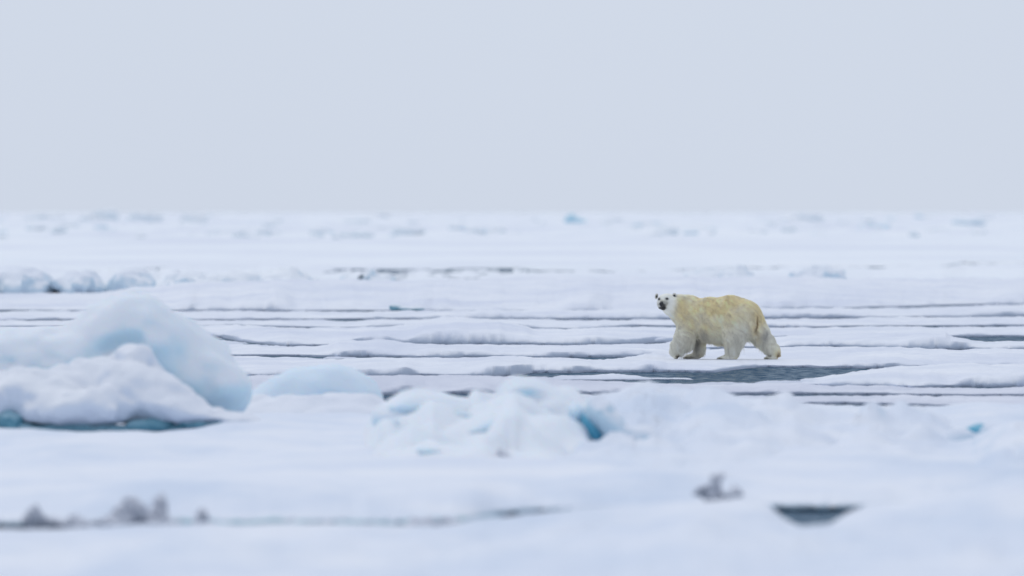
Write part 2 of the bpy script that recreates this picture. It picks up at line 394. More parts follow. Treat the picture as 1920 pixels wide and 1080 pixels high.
# near bank at the bottom of the frame
u = np.arange(-2400, 4300, 9.0)
ycN = cv([(-700, 1004), (0, 992), (200, 988), (260, 983), (500, 981), (700, 982), (820, 985), (860, 979), (900, 969), (1000, 962), (1100, 951), (1200, 943), (1300, 939), (1400, 932),
          (1440, 944), (1470, 972), (1495, 986), (1525, 995), (1555, 982), (1590, 960), (1625, 946), (1700, 938), (1800, 921), (1920, 893), (2600, 880)])(u)
ycN = ycN + 1.6 * fbm(u / 50, u * 0, seed=421)
DcN = np.full_like(u, 100.0) + 1.0 * fbm(u / 300, u * 0, seed=422)
zcN = zat(ycN, DcN)
kern = np.hanning(61); kern /= kern.sum(); zsN = np.convolve(np.pad(zcN, 30, mode='edge'), kern, 'valid')
rowsD, rowsZ = [], []
for s in np.concatenate([np.linspace(0, .85, 40), np.linspace(.86, 1, 30)]):
    D = 62 + (DcN - 62) * s
    rowsD.append(D); m_ = sm((s - .88) / .12) ; ze = zsN * (1 - m_) + zcN * m_; rowsZ.append(.22 + (ze - .22) * sm(s) ** 2.2)
for s in np.linspace(0, 1, 16)[1:]:
    D = DcN + 3.6 * s
    rowsD.append(D); rowsZ.append(zcN + (-.12 - zcN) * s ** 1.5)
Dr, Zr = np.array(rowsD), np.array(rowsZ)
X = (u[None] - 960) / F * Dr
fall = sm((DcN - Dr) / 5)
Zr += fall * (.07 * fbm(X * .8, Dr * .25, seed=431, octv=4) + .05 * np.maximum(0, fbm(X * 2, Dr * .6, seed=441)))
def bump(x, y, rx, rd, hgt):
    D = dist(y, .25); xx = (x - 960) / F * D
    return hgt * np.exp(-((X - xx) / rx) ** 2 - ((Dr - D) / rd) ** 2)
for a in ((1490, 1050, .13, .7, .10), (1590, 1045, .16, .8, .12), (1545, 1030, .05, .5, -.08), (1640, 1062, .1, .6, .07), (430, 1040, .3, 1.2, .06), (1780, 1065, .35, 1.5, .07), (200, 1065, .4, 1.5, .07)):
    Zr += bump(*a)
o = mesh_obj('snow_bank', np.stack([X, Dr, Zr], -1).reshape(-1, 3), gridq(*Dr.shape), SNOWF, origin=(0, 90, 0))
tag(o, 'blurred near snow bank along the bottom, with a notch showing dark water', 'snow bank')

# blobs of ice, modelled as smooth unions of ellipsoids: (column, row, depth offset, half width px, half height px, half depth m)
def blob(name, label, cat, base_row, items, mat, h=.045, k=.16, namp=.05, nscale=1.6, seed=0, cut=-.05, zbase=NZ, parent=None, group=None, sub=()):
    D0 = dist(base_row, zbase); s = D0 / F
    P = []
    for it in items:
        P.append(((it[0] - 960) * s, D0 + it[2], zat(it[1], D0 + it[2]), it[3] * s, it[5], it[4] * s, R(it[6]) if len(it) > 6 else 0))
    P = np.array(P)
    lo = (P[:, :3] - np.maximum(P[:, 3:4], np.maximum(P[:, 4:5], P[:, 5:6])) * 1.0).min(0) - .25
    hi = (P[:, :3] + np.maximum(P[:, 3:4], np.maximum(P[:, 4:5], P[:, 5:6])) * 1.0).max(0) + .25
    hi[1] = min(hi[1], (P[:, 1] + P[:, 4]).max() + .25); lo[1] = max(lo[1], (P[:, 1] - P[:, 4]).min() - .25)
    lo[2] = zbase + cut - h * 2
    Gx, Gy, Gz = grid3(lo, hi, h)
    nn = namp * fbm(Gx * nscale, Gy * nscale, Gz * nscale, seed=seed, octv=3)
    f = np.full(Gx.shape, 9.0)
    def ell(q):
        x, y, z, a, b, c, r = q
        dx, dz = Gx - x, Gz - z
        xr, zr = dx * math.cos(r) + dz * math.sin(r), -dx * math.sin(r) + dz * math.cos(r)
        k0 = np.sqrt((xr / a) ** 2 + ((Gy - y) / b) ** 2 + (zr / c) ** 2)
        k1 = np.sqrt((xr / a ** 2) ** 2 + ((Gy - y) / b ** 2) ** 2 + (zr / c ** 2) ** 2) + 1e-9
        return k0 * (k0 - 1) / k1
    for q in P: f = smin(f, ell(q), k)
    f = f + nn
    for it in sub:
        q = ((it[0] - 960) * s, D0 + it[2], zat(it[1], D0 + it[2]), it[3] * s, it[5], it[4] * s, R(it[6]) if len(it) > 6 else 0)
        f = -smin(-f, ell(q), .08)
    f = np.maximum(f, (zbase + cut) - Gz)
    V, Q = surface_nets(f, lo, h)
    o = mesh_obj(name, V, Q, mat, parent)
    if cat: tag(o, label, cat, group)
    return o
def thing(name, label, cat, x, row, z=NZ, dd=0, group=None):
    D = dist(row, z) + dd
    e = bpy.data.objects.new(name, None); C.objects.link(e); e.location = ((x - 960) / F * D, D, z); e.empty_display_size = .2
    return tag(e, label, cat, group)

o_depth = {}
def ridge(name, label, cat, u0, u1, yc, Dc, Dfront, Dback, mat, seed, amp=.04, lump=.0, ls=1.2, parent=None, du=7, pw=1.5, end=(60, 60)):
    u = np.arange(u0, u1 + .1, du)
    e = np.clip((u - u0) / end[0], 0, 1) * np.clip((u1 - u) / end[1], 0, 1); e = sm(e)
    dc = Dc + 1.2 * fbm(u / 90, u * 0, seed=seed)
    zc = zat(yc(u) + 1.5 * fbm(u / 40, u * 0, seed=seed + 1), dc); zlo = NZ - .12
    zs_k = np.hanning(41); zs_k /= zs_k.sum(); zsm = np.convolve(np.pad(zc, 20, mode='edge'), zs_k, 'valid')
    Dr, Zr = [], []
    for s in np.linspace(0, 1, 80):
        m_ = sm((s - .5) / .45); ze = zsm * (1 - m_) + zc * m_
        Dr.append(Dfront + (dc - Dfront) * s); Zr.append(zlo + (ze - zlo) * (1 - (1 - sm(s)) ** pw) * e)
    for s in np.linspace(0, 1, 24)[1:]:
        Dr.append(dc + (Dback - dc) * s); Zr.append(zlo + (zc - zlo) * (1 - s ** 1.6) * e)
    Dr, Zr = np.array(Dr), np.array(Zr); X = (u[None] - 960) / F * Dr
    k = np.clip((Zr - zlo) / .2, 0, 1) * (1 - .8 * np.exp(-((Dr - dc) / 4) ** 2))
    Zr = Zr + k * (amp * fbm(X * 1.1, Dr * .4, seed=seed + 5, octv=4) + lump * np.abs(fbm(X * ls, Dr * ls * .45, seed=seed + 6, octv=3)) - lump * .35)
    o = mesh_obj(name, np.stack([X, Dr, Zr], -1).reshape(-1, 3), gridq(*Dr.shape), mat, parent)
    if cat: tag(o, label, cat)
    def depth(x, y):
        c = int(np.clip(round((x - u0) / du), 0, len(u) - 1)); yp = HY + F * (HC - Zr[:, c]) / Dr[:, c]
        return float(Dr[int(np.argmax(yp <= y)), c])
    o_depth[o.name] = depth
    return o
hm = thing('ice_hummock', 'tall melting ice hummock at left with blue hollows and teal foot', 'ice hummock', 200, 802)
blob('ice_peak', None, None, 802, [(230, 665, 2.2, 130, 105, .75), (120, 690, 2.2, 170, 82, .8), (330, 690, 2.3, 105, 88, .7), (395, 730, 2.2, 70, 70, .6), (-40, 700, 2.2, 160, 85, .8), (-220, 720, 2.2, 160, 80, .9), (225, 600, 2.1, 55, 40, .45)],
     HUM, seed=501, k=.22, namp=.11, nscale=1.3, parent=hm, sub=((215, 652, 1.2, 60, 36, .45, 20), (80, 672, 1.1, 45, 16, .45), (10, 680, 1.2, 30, 14, .4)))
FEET = ((12, 788, 24, 18), (85, 803, 18, 6), (172, 801, 42, 8), (278, 797, 34, 8), (380, 794, 40, 6), (-80, 795, 60, 12))
blob('snow_apron', None, None, 802, [(60, 745, .7, 130, 58, .8), (245, 735, .8, 110, 62, .75, -12), (250, 672, 1.0, 46, 34, .4), (150, 765, .2, 120, 42, .6), (330, 770, .4, 110, 42, .7, -15), (420, 785, .3, 80, 22, .6, -8), (-90, 750, .6, 130, 60, .8), (160, 715, .9, 100, 42, .6), (-250, 755, .6, 130, 60, .8)],
     SNOW, seed=511, k=.14, namp=.10, nscale=2.4, parent=hm, sub=[(x, y + 4, -.5, a, c * 1.6, .55) for x, y, a, c in FEET])
blob('wet_foot', None, None, 802, [(150, 806, .1, 330, 14, .2), (-120, 804, .1, 200, 14, .2)], TEAL, h=.04, k=.05, namp=.04, nscale=4, seed=519, parent=hm, cut=-.08)
for i, (x, y, a, c) in enumerate(FEET):
    blob('wet_foot', None, None, 802, [(x, y + 3, .02, a * 1.2, c * 1.5, .14), (x + a * .5, y + 5, .02, a * .8, c * 1.2, .14)], TEAL, h=.02, k=.05, namp=.04, nscale=6, seed=520 + i, parent=hm, cut=-.08)

blob('ice_mound', 'smooth pale blue ice mound beside the tall hummock', 'ice mound', 770, [(610, 745, .6, 100, 62, .6), (560, 750, .5, 90, 50, .6), (660, 755, .5, 50, 42, .5), (510, 762, .4, 60, 30, .5)], BLUE, seed=531, k=.15, namp=.07, nscale=1.6)
blob('snow_drift', 'low white snow drift at the foot of the pale blue mound', 'snow drift', 775, [(560, 800, .1, 150, 52, 1.2), (690, 802, .1, 110, 52, 1.1), (450, 805, .1, 130, 44, 1.1)], SNOW, seed=541, k=.3, namp=.07, nscale=2, cut=-.15)

rr = thing('rubble_ridge', 'low rubble ridge of rounded snowy blocks in the foreground centre', 'ice ridge', 930, 830)
cover = ridge('snow_cover', None, None, 660, 1150, cv([(660, 790), (730, 752), (800, 735), (880, 745), (940, 735), (1000, 712), (1060, 735), (1100, 775), (1150, 810)]), 148, 120, 152, HUM, 551, amp=.08, lump=.34, ls=1.0, parent=rr, end=(60, 50))
blob('snowy_block', None, None, 830, [(985, 768, 2.6, 60, 60, .7), (1045, 785, 2.4, 70, 52, .7, -20), (1110, 805, 1.6, 50, 34, .6, -25)], HUM, seed=561, k=.2, parent=rr, cut=-.2,
     sub=((990, 742, 1.9, 45, 18, .25),))
blob('snowy_block', None, None, 830, [(800, 770, 2.4, 70, 42, .8), (740, 785, 2.2, 50, 36, .7), (860, 780, 2.2, 50, 32, .6)], HUM, seed=556, k=.2, parent=rr, cut=-.2)
for i, (x, y, a, c, r_, mt) in enumerate(((772, 766, 42, 13, 0, BLUE), (905, 806, 46, 11, 18, BLUE), (726, 800, 26, 8, 20, BLUE), (860, 778, 36, 10, -10, BLUE), (960, 862, 32, 8, -35, GREY), (850, 850, 60, 8, -6, BLUE))):
    dd = o_depth[cover.name](x, y + c * .5) - dist(830, NZ)
    blob('bare_ice', None, None, 830, [(x, y, dd + .25, a, c, .35, r_)], mt, h=.03, k=.02, namp=.03, nscale=4, seed=575 + i, parent=rr, cut=-.3)
blob('snowy_block', None, None, 830, [(940, 822, .9, 60, 26, .6, 10), (1010, 828, .8, 90, 30, .7, -8)], SNOW, seed=571, k=.25, parent=rr, cut=-.2, namp=.06)
sr = ridge('snow_ridge', 'broad rounded snow ridge in the foreground right of centre', 'snow ridge', 1040, 1850,
      cv([(1040, 790), (1080, 752), (1120, 738), (1200, 728), (1300, 730), (1400, 744), (1500, 756), (1580, 771), (1640, 762), (1720, 765), (1770, 780), (1800, 800), (1850, 830)]),
      149, 118, 153, SNOWF, 591, amp=.08, lump=.2, end=(50, 60))
d_ = min(o_depth[cover.name](1112, 822), o_depth[sr.name](1112, 822)) - dist(830, NZ)
s_ = blob('blue_slab', None, None, 830, [(1112, 810, d_, 17, 40, .2, 30)], DEEP, h=.02, k=.03, namp=.02, nscale=5, seed=581, parent=rr, cut=-.6); s_['label'] = 'narrow vivid blue slab of bare ice'
blob('blue_slab', None, None, 830, [(1078, 776, d_ + .3, 16, 22, .3, 25)], BLUE, h=.02, k=.03, namp=.02, nscale=5, seed=582, parent=rr, cut=-.6)
blob('snow_lump', None, None, 830, [(1078, 822, d_ - .15, 24, 46, .35, 32), (1108, 852, d_ - .2, 34, 18, .35, 10), (1040, 850, d_ - .1, 50, 26, .5, 15)], HUM, h=.025, k=.1, namp=.05, nscale=3, seed=583, parent=rr, cut=-.6)
blob('snow_lump', None, None, 830, [(1143, 800, d_ - .15, 24, 52, .35, 34), (1180, 835, d_ - .1, 50, 34, .5, 25), (1122, 772, d_ - .05, 20, 26, .3, 35)], SNOWF, h=.025, k=.1, namp=.05, nscale=3, seed=584, parent=rr, cut=-.6)
ridge('ice_block', 'rounded snowy ice block at the right edge beside a teal notch', 'ice block', 1785, 2330, cv([(1785, 870), (1825, 818), (1860, 800), (1900, 793), (1960, 790), (2330, 800)]), 136, 112, 139, SNOWF, 601, amp=.05, lump=.12, end=(50, 60))
blob('ice_wedge', 'small teal wedge of wet ice between snow ridge and right block', 'ice wedge', 820, [(1828, 812, 0, 26, 16, .25, 30)], DEEP, h=.02, k=.03, namp=.02, seed=611, nscale=6, cut=-.1)
blob('snow_lump', None, None, 820, [(1800, 826, -.25, 24, 26, .4, 20), (1826, 834, -.3, 26, 14, .4), (1780, 836, -.2, 40, 24, .5)], SNOWF, h=.03, k=.12, namp=.05, nscale=3, seed=612, parent=sr, cut=-.3)
blob('snow_lump', None, None, 820, [(1866, 824, -.25, 34, 30, .4, -25), (1900, 832, -.2, 50, 36, .5)], SNOWF, h=.03, k=.12, namp=.05, nscale=3, seed=613, parent=sr, cut=-.3)
# rotten grey ice pieces along the near lead
def chunk(label, x, row, items, seed, z=.0):
    return blob('ice_chunk', label, 'ice chunk', row, items, GREY, h=.015, k=.02, namp=.06, nscale=9, seed=seed, zbase=z, cut=-.06, group='grey ice chunks by the near lead')
chunk('small grey rotten ice chunk at far left of the near lead', 65, 1000, [(65, 974, 0, 22, 20, .12), (95, 984, .05, 40, 16, .12), (140, 986, 0, 40, 14, .1)], 701)
chunk('largest grey rotten ice chunk, with two upright spikes', 260, 1005, [(243, 966, 0, 22, 34, .1, 8), (300, 964, .05, 13, 32, .08, 12), (220, 986, -.05, 40, 16, .12), (290, 984, 0, 56, 16, .12), (262, 974, 0, 20, 20, .1)], 702)
chunk('tiny grey ice chunk right of the spiked one', 380, 1000, [(380, 976, 0, 14, 16, .08), (385, 984, 0, 26, 10, .08)], 703)
chunk('flat grey ice chunk at the right end of the teal lead edge', 780, 1000, [(770, 982, 0, 26, 12, .1), (800, 985, 0, 24, 10, .1), (850, 981, 0, 20, 9, .08)], 705)
chunk('spiky grey ice chunk lying on the snow bank left of the water notch', 1348, 940, [(1330, 928, 0, 28, 15, .12), (1346, 918, 0, 12, 20, .09, -8), (1376, 921, .0, 12, 19, .09, 10), (1362, 931, 0, 36, 14, .12)], 706, z=.3)
# wet ice wall along the far side of the lead
SHELF = snow_mat('pale_teal_ice', (.42, .62, .69), (.55, .70, .76), (.36, .57, .66), (.1, .5), s1=1.6, bump=.3, rough=.3)
u = np.arange(150, 960, 6.0)
Df = dist(rowN(u)) - .12
hw = np.clip(.085 + .035 * fbm(u / 50, u * 0, seed=711), .015, .1) * sm((u - 150) / 120) * sm((960 - u) / 90)
Dr = np.array([Df + .3, Df, Df - .02, Df + .1, Df + .5]); Zr = np.array([hw * 0 - .1, hw * 0 - .05, hw * .7, hw, hw - .05])
X = (u[None] - 960) / F * Dr
tag(mesh_obj('ice_shelf', np.stack([X, Dr, Zr], -1).reshape(-1, 3), gridq(*Dr.shape), SHELF), 'thin teal shelf of wet ice along the near lead at bottom left', 'ice shelf')

# ------------------------------------------------------------------ small block in the middle distance
blob('ice_block', 'small upright ice block with dark teal side in the middle distance', 'ice block', 582, [(738, 577, 0, 8, 6, .2, -20), (765, 579, .1, 32, 4, .3), (745, 576, .1, 10, 6, .2)], BLOCK, h=.03, k=.06, namp=.02, nscale=4, seed=801, zbase=0.05)

for i, (x, y, a, lab) in enumerate(((45, 508, 60, 'low rounded hummock at the left end of the distant ridge'), (150, 514, 45, 'small hummock between two larger ones on the distant ridge, left'), (248, 507, 42, 'pointed hummock on the distant ridge above the tall near hummock'),
        (352, 510, 40, 'double topped hummock on the distant ridge, right of the pointed one'), (440, 513, 60, 'broad flat hummock in the middle of the distant ridge'), (540, 506, 55, 'rightmost and highest hummock of the distant left ridge'), (690, 517, 50, 'faint low hummock right of the distant ridge end'),
        (1325, 506, 32, 'small white hummock above the bear back, left of a pair'), (1384, 505, 26, 'small white hummock above the bear back, right of a pair'), (1530, 502, 50, 'wide white hummock upper right of the bear rump'))):
    b_ = 545 if x < 600 else 530
    c = b_ - y
    it = [(x, b_ - c * .1, 0, a, c * 1.0, 2.2)]
    for k_ in range(4):
        ox = rng.uniform(-.9, .9); it.append((x + a * ox, b_ - c * (.25 + .4 * (1 - abs(ox)) * rng.random()), rng.uniform(-1.8, .6), a * rng.uniform(.25, .5), c * rng.uniform(.25, .45), 1.0, rng.uniform(-35, 35)))
    blob('ice_hummock', lab, 'ice hummock', b_, it, FAR, h=.075, k=.12, namp=.16, nscale=1.6, seed=820 + i, zbase=.12, cut=-.15, group='hummocks of the distant ridge')
# far blocks: six shapes, copied
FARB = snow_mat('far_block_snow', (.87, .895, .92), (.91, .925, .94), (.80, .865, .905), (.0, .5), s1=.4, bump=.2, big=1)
shapes = []
for i in range(6):
    lo = (-1.3, -1.0, -.2); hi = (1.3, 1.0, 1.3); h = .11
    Gx, Gy, Gz = grid3(lo, hi, h)
    f = np.full(Gx.shape, 9.)
    for j in range(4):
        a, b, c = rng.uniform(-.55, .55), rng.uniform(-.3, .3), rng.uniform(.05, .45)
        rx, ry, rz = rng.uniform(.3, .6), rng.uniform(.3, .5), rng.uniform(.25, .6)
        tl = rng.uniform(-.6, .6)
        dx, dz = Gx - a, Gz - c
        q = np.stack([np.abs(dx * math.cos(tl) + dz * math.sin(tl)) / rx, np.abs(Gy - b) / ry, np.abs(-dx * math.sin(tl) + dz * math.cos(tl)) / rz])
        f = smin(f, ((q ** 3).sum(0) ** (1 / 3.) - 1) * .3, .06)
    f = f + .08 * fbm(Gx * 2.5, Gy * 2.5, Gz * 2.5, seed=900 + i, octv=3)
    f = np.maximum(f, -.1 - Gz)
    V, Q = surface_nets(f, lo, h)
    o = mesh_obj('far_ice_block', V, Q, FARB, origin=(0, 0, 0)); shapes.append(o.data); bpy.data.objects.remove(o)
def far(x, D, sx, sz, k, label, group=None, mat=None, rz=0):
    me = shapes[k]
    if mat is not None:
        me = me.copy(); me.materials.clear(); me.materials.append(mat)
    o = bpy.data.objects.new('far_ice_block', me); C.objects.link(o)
    o.location = ((x - 960) / F * D, D, .12); o.scale = (sx, sx * .8, sz); o.rotation_euler = (0, 0, rz)
    return tag(o, label, 'ice block', group)
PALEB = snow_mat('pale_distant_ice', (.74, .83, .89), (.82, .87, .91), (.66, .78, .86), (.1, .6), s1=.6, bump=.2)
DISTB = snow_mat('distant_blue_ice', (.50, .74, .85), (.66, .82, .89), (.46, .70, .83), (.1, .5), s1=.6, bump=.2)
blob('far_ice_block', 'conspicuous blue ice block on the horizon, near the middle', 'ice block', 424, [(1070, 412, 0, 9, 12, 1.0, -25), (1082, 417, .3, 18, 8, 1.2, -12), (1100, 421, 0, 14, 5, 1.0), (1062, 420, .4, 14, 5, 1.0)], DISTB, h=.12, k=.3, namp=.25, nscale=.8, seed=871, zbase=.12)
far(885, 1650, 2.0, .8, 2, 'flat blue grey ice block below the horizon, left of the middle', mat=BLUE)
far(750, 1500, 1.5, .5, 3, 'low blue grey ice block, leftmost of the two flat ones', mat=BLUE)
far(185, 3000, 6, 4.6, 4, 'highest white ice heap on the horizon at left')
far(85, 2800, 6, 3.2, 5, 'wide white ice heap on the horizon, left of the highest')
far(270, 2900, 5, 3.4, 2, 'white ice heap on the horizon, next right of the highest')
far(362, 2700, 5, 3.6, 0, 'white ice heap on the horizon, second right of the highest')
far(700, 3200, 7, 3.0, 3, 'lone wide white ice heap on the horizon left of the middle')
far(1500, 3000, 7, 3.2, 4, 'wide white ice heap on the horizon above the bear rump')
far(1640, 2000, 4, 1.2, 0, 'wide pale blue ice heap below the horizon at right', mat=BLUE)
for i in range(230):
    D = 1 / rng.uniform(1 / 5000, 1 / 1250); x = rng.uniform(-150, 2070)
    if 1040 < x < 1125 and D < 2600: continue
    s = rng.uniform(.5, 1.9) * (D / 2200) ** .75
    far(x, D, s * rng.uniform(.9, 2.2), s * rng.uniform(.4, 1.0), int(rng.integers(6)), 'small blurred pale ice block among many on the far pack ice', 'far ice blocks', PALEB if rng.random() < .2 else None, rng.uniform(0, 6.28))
#BEAR
# ------------------------------------------------------------------ polar bear
# built in pixels of a 6x enlargement of the photo (u right, v down), l = metres across the body (+ = far side), then turned into metres
TH = R(21)
def bp(Xp, Yp, l=None, d=None):
    """crop pixel -> local metres (x right, y away, z up); depth from the body's slanted axis plus l, or given directly"""
    uu = (Xp - 900) * PX
    if d is None:
        a = (uu - l * math.sin(TH)) / math.cos(TH)
        d = -a * math.sin(TH) + l * math.cos(TH)
    return np.array((uu, d, (922 - Yp) * PX))
bear = bpy.data.objects.new('polar_bear', None); C.objects.link(bear)
bear.location = (XB, DB, ZB)
tag(bear, 'cream white polar bear walking left on the flat ice, looking at the camera', 'polar bear')

bh = .0155
Gx, Gy, Gz = grid3((-1.42, -.95, -.03), (1.32, 1.0, 1.40), bh)
def b_ell(c, rx, ry, rz, yaw=TH, roll=0.0):
    dx, dy, dz = Gx - c[0], Gy - c[1], Gz - c[2]
    xa = dx * math.cos(yaw) - dy * math.sin(yaw); ya = dx * math.sin(yaw) + dy * math.cos(yaw)
    xr = xa * math.cos(roll) + dz * math.sin(roll); zr = -xa * math.sin(roll) + dz * math.cos(roll)
    k0 = np.sqrt((xr / rx) ** 2 + (ya / ry) ** 2 + (zr / rz) ** 2)
    k1 = np.sqrt((xr / rx ** 2) ** 2 + (ya / ry ** 2) ** 2 + (zr / rz ** 2) ** 2) + 1e-9
    return k0 * (k0 - 1) / k1
def b_cone(a, b, ra, rb):
    ab = b - a; L2 = (ab ** 2).sum()
    t_ = np.clip(((Gx - a[0]) * ab[0] + (Gy - a[1]) * ab[1] + (Gz - a[2]) * ab[2]) / L2, 0, 1)
    return np.sqrt((Gx - a[0] - ab[0] * t_) ** 2 + (Gy - a[1] - ab[1] * t_) ** 2 + (Gz - a[2] - ab[2] * t_) ** 2) - (ra + (rb - ra) * t_)
def b_chain(pts, k=.05):
    r = None
    for (a, ra), (b, rb) in zip(pts[:-1], pts[1:]):
        c = b_cone(a, b, ra * PX, rb * PX)
        r = c if r is None else smin(r, c, k)
    return r
S = PX
f = b_ell(bp(570, 425, 0), 190 * S, .29, 205 * S, roll=R(-8))                       # chest and shoulders
f = smin(f, b_ell(bp(800, 466, 0), 260 * S, .33, 241 * S), .10)
f = smin(f, b_ell(bp(900, 520, 0), 150 * S, .28, 208 * S), .08)                     # barrel
f = smin(f, b_ell(bp(1010, 462, 0), 230 * S, .34, 258 * S), .10)                    # loins
f = smin(f, b_ell(bp(1180, 470, 0), 200 * S, .33, 222 * S, roll=R(18)), .10)        # rump
f = smin(f, b_ell(bp(520, 300, 0), 130 * S, .17, 85 * S), .08)                      # withers
# neck and head, the head turned towards the camera
HD = .10                                                                            # depth of the head
f = smin(f, b_chain([(bp(530, 370, 0), 150), (bp(430, 330, d=.18), 126), (bp(350, 305, d=HD + .04), 108)], .05), .09)
f = smin(f, b_chain([(bp(470, 420, d=.16), 110), (bp(350, 352, d=HD), 80)], .05), .06)   # throat
head = b_ell(bp(296, 268, d=HD), 98 * S, .150, 84 * S, yaw=0)
head = smin(head, b_ell(bp(322, 320, d=HD - .01), 76 * S, .125, 82 * S, yaw=0), .05)      # cheek and jaw
head = smin(head, b_ell(bp(240, 300, d=HD - .02), 48 * S, .11, 62 * S, yaw=0), .04)
head = smin(head, b_chain([(bp(275, 285, d=HD - .08), 62), (bp(243, 303, d=HD - .25), 37)], .03), .045)    # muzzle
head = smin(head, b_chain([(bp(278, 325, d=HD - .07), 52), (bp(252, 334, d=HD - .21), 26)], .03), .03)     # lower jaw
head = smin(head, b_ell(bp(262, 232, d=HD - .09), 52 * S, .06, 26 * S, yaw=0), .05)       # brow
f = smin(f, head, .055)
# legs
f = smin(f, b_chain([(bp(535, 450, -.15), 125), (bp(528, 590, -.19), 108), (bp(487, 690, -.21), 104), (bp(425, 772, -.22), 76), (bp(397, 838, -.22), 52), (bp(402, 880, -.21), 36)]), .06)
f = smin(f, b_chain([(bp(640, 520, .16), 105), (bp(672, 660, .17), 72), (bp(668, 780, .17), 58), (bp(652, 868, .16), 46), (bp(610, 900, .15), 36), (bp(540, 903, .14), 29)]), .045)
f = smin(f, b_chain([(bp(1110, 500, -.13), 170), (bp(1060, 630, -.17), 128), (bp(1035, 730, -.19), 88), (bp(1032, 820, -.19), 70), (bp(1040, 885, -.19), 52), (bp(985, 905, -.20), 36), (bp(910, 909, -.20), 26)]), .06)
f = smin(f, b_chain([(bp(1270, 520, .15), 140), (bp(1345, 625, .17), 110), (bp(1425, 725, .18), 82), (bp(1492, 808, .18), 60), (bp(1512, 860, .18), 46), (bp(1502, 900, .18), 33), (bp(1435, 908, .18), 25)]), .055)
# toes
for toes in ([(505, 909, .06), (512, 907, .11), (522, 909, .16), (540, 910, .21)], [(880, 912, -.28), (878, 910, -.23), (886, 911, -.18), (898, 912, -.13)], [(1412, 912, .11), (1408, 910, .16), (1414, 911, .21), (1424, 912, .25)],
             [(392, 898, -.28), (398, 904, -.24), (408, 905, -.20), (418, 900, -.16)]):
    for tx, ty, tl in toes:
        c = bp(tx, ty, tl); c[2] = max(c[2], .016)
        f = smin(f, b_ell(c, .030, .024, .022), .018)
tailc = b_chain([(bp(1300, 380, -.02), 40), (bp(1322, 440, -.05), 30), (bp(1318, 490, -.08), 18)], .02)
f = smin(f, tailc, .02)
# folds: behind the near elbow, flank, between rump halves, neck folds
for (p0, p1, r_, dp) in ((bp(645, 560, -.33), bp(660, 660, -.30), 26, .03), (bp(900, 610, -.36), bp(950, 660, -.36), 22, .03), (bp(1285, 430, -.12), bp(1290, 600, -.10), 16, .03)):
    f = -smin(-f, b_cone(p0, p1, r_ * PX, r_ * PX), .03)
f = f + .008 * fbm(Gx * 7, Gy * 7, Gz * 7, seed=77, octv=3)
f = np.maximum(f, .003 - Gz)
BV, BQ = surface_nets(f, (-1.42, -.95, -.03), bh)
gx, gy, gz = np.gradient(f, bh)
def bnormal(P):
    q = np.clip(np.round((P - np.array((-1.42, -.95, -.03))) / bh).astype(int), 0, np.array(f.shape) - 1)
    n = np.stack([gx[q[:, 0], q[:, 1], q[:, 2]], gy[q[:, 0], q[:, 1], q[:, 2]], gz[q[:, 0], q[:, 1], q[:, 2]]], 1)
    return n / (np.linalg.norm(n, axis=1, keepdims=True) + 1e-9)
def to_px(P): return P[:, 0] / PX + 900, 922 - P[:, 2] / PX

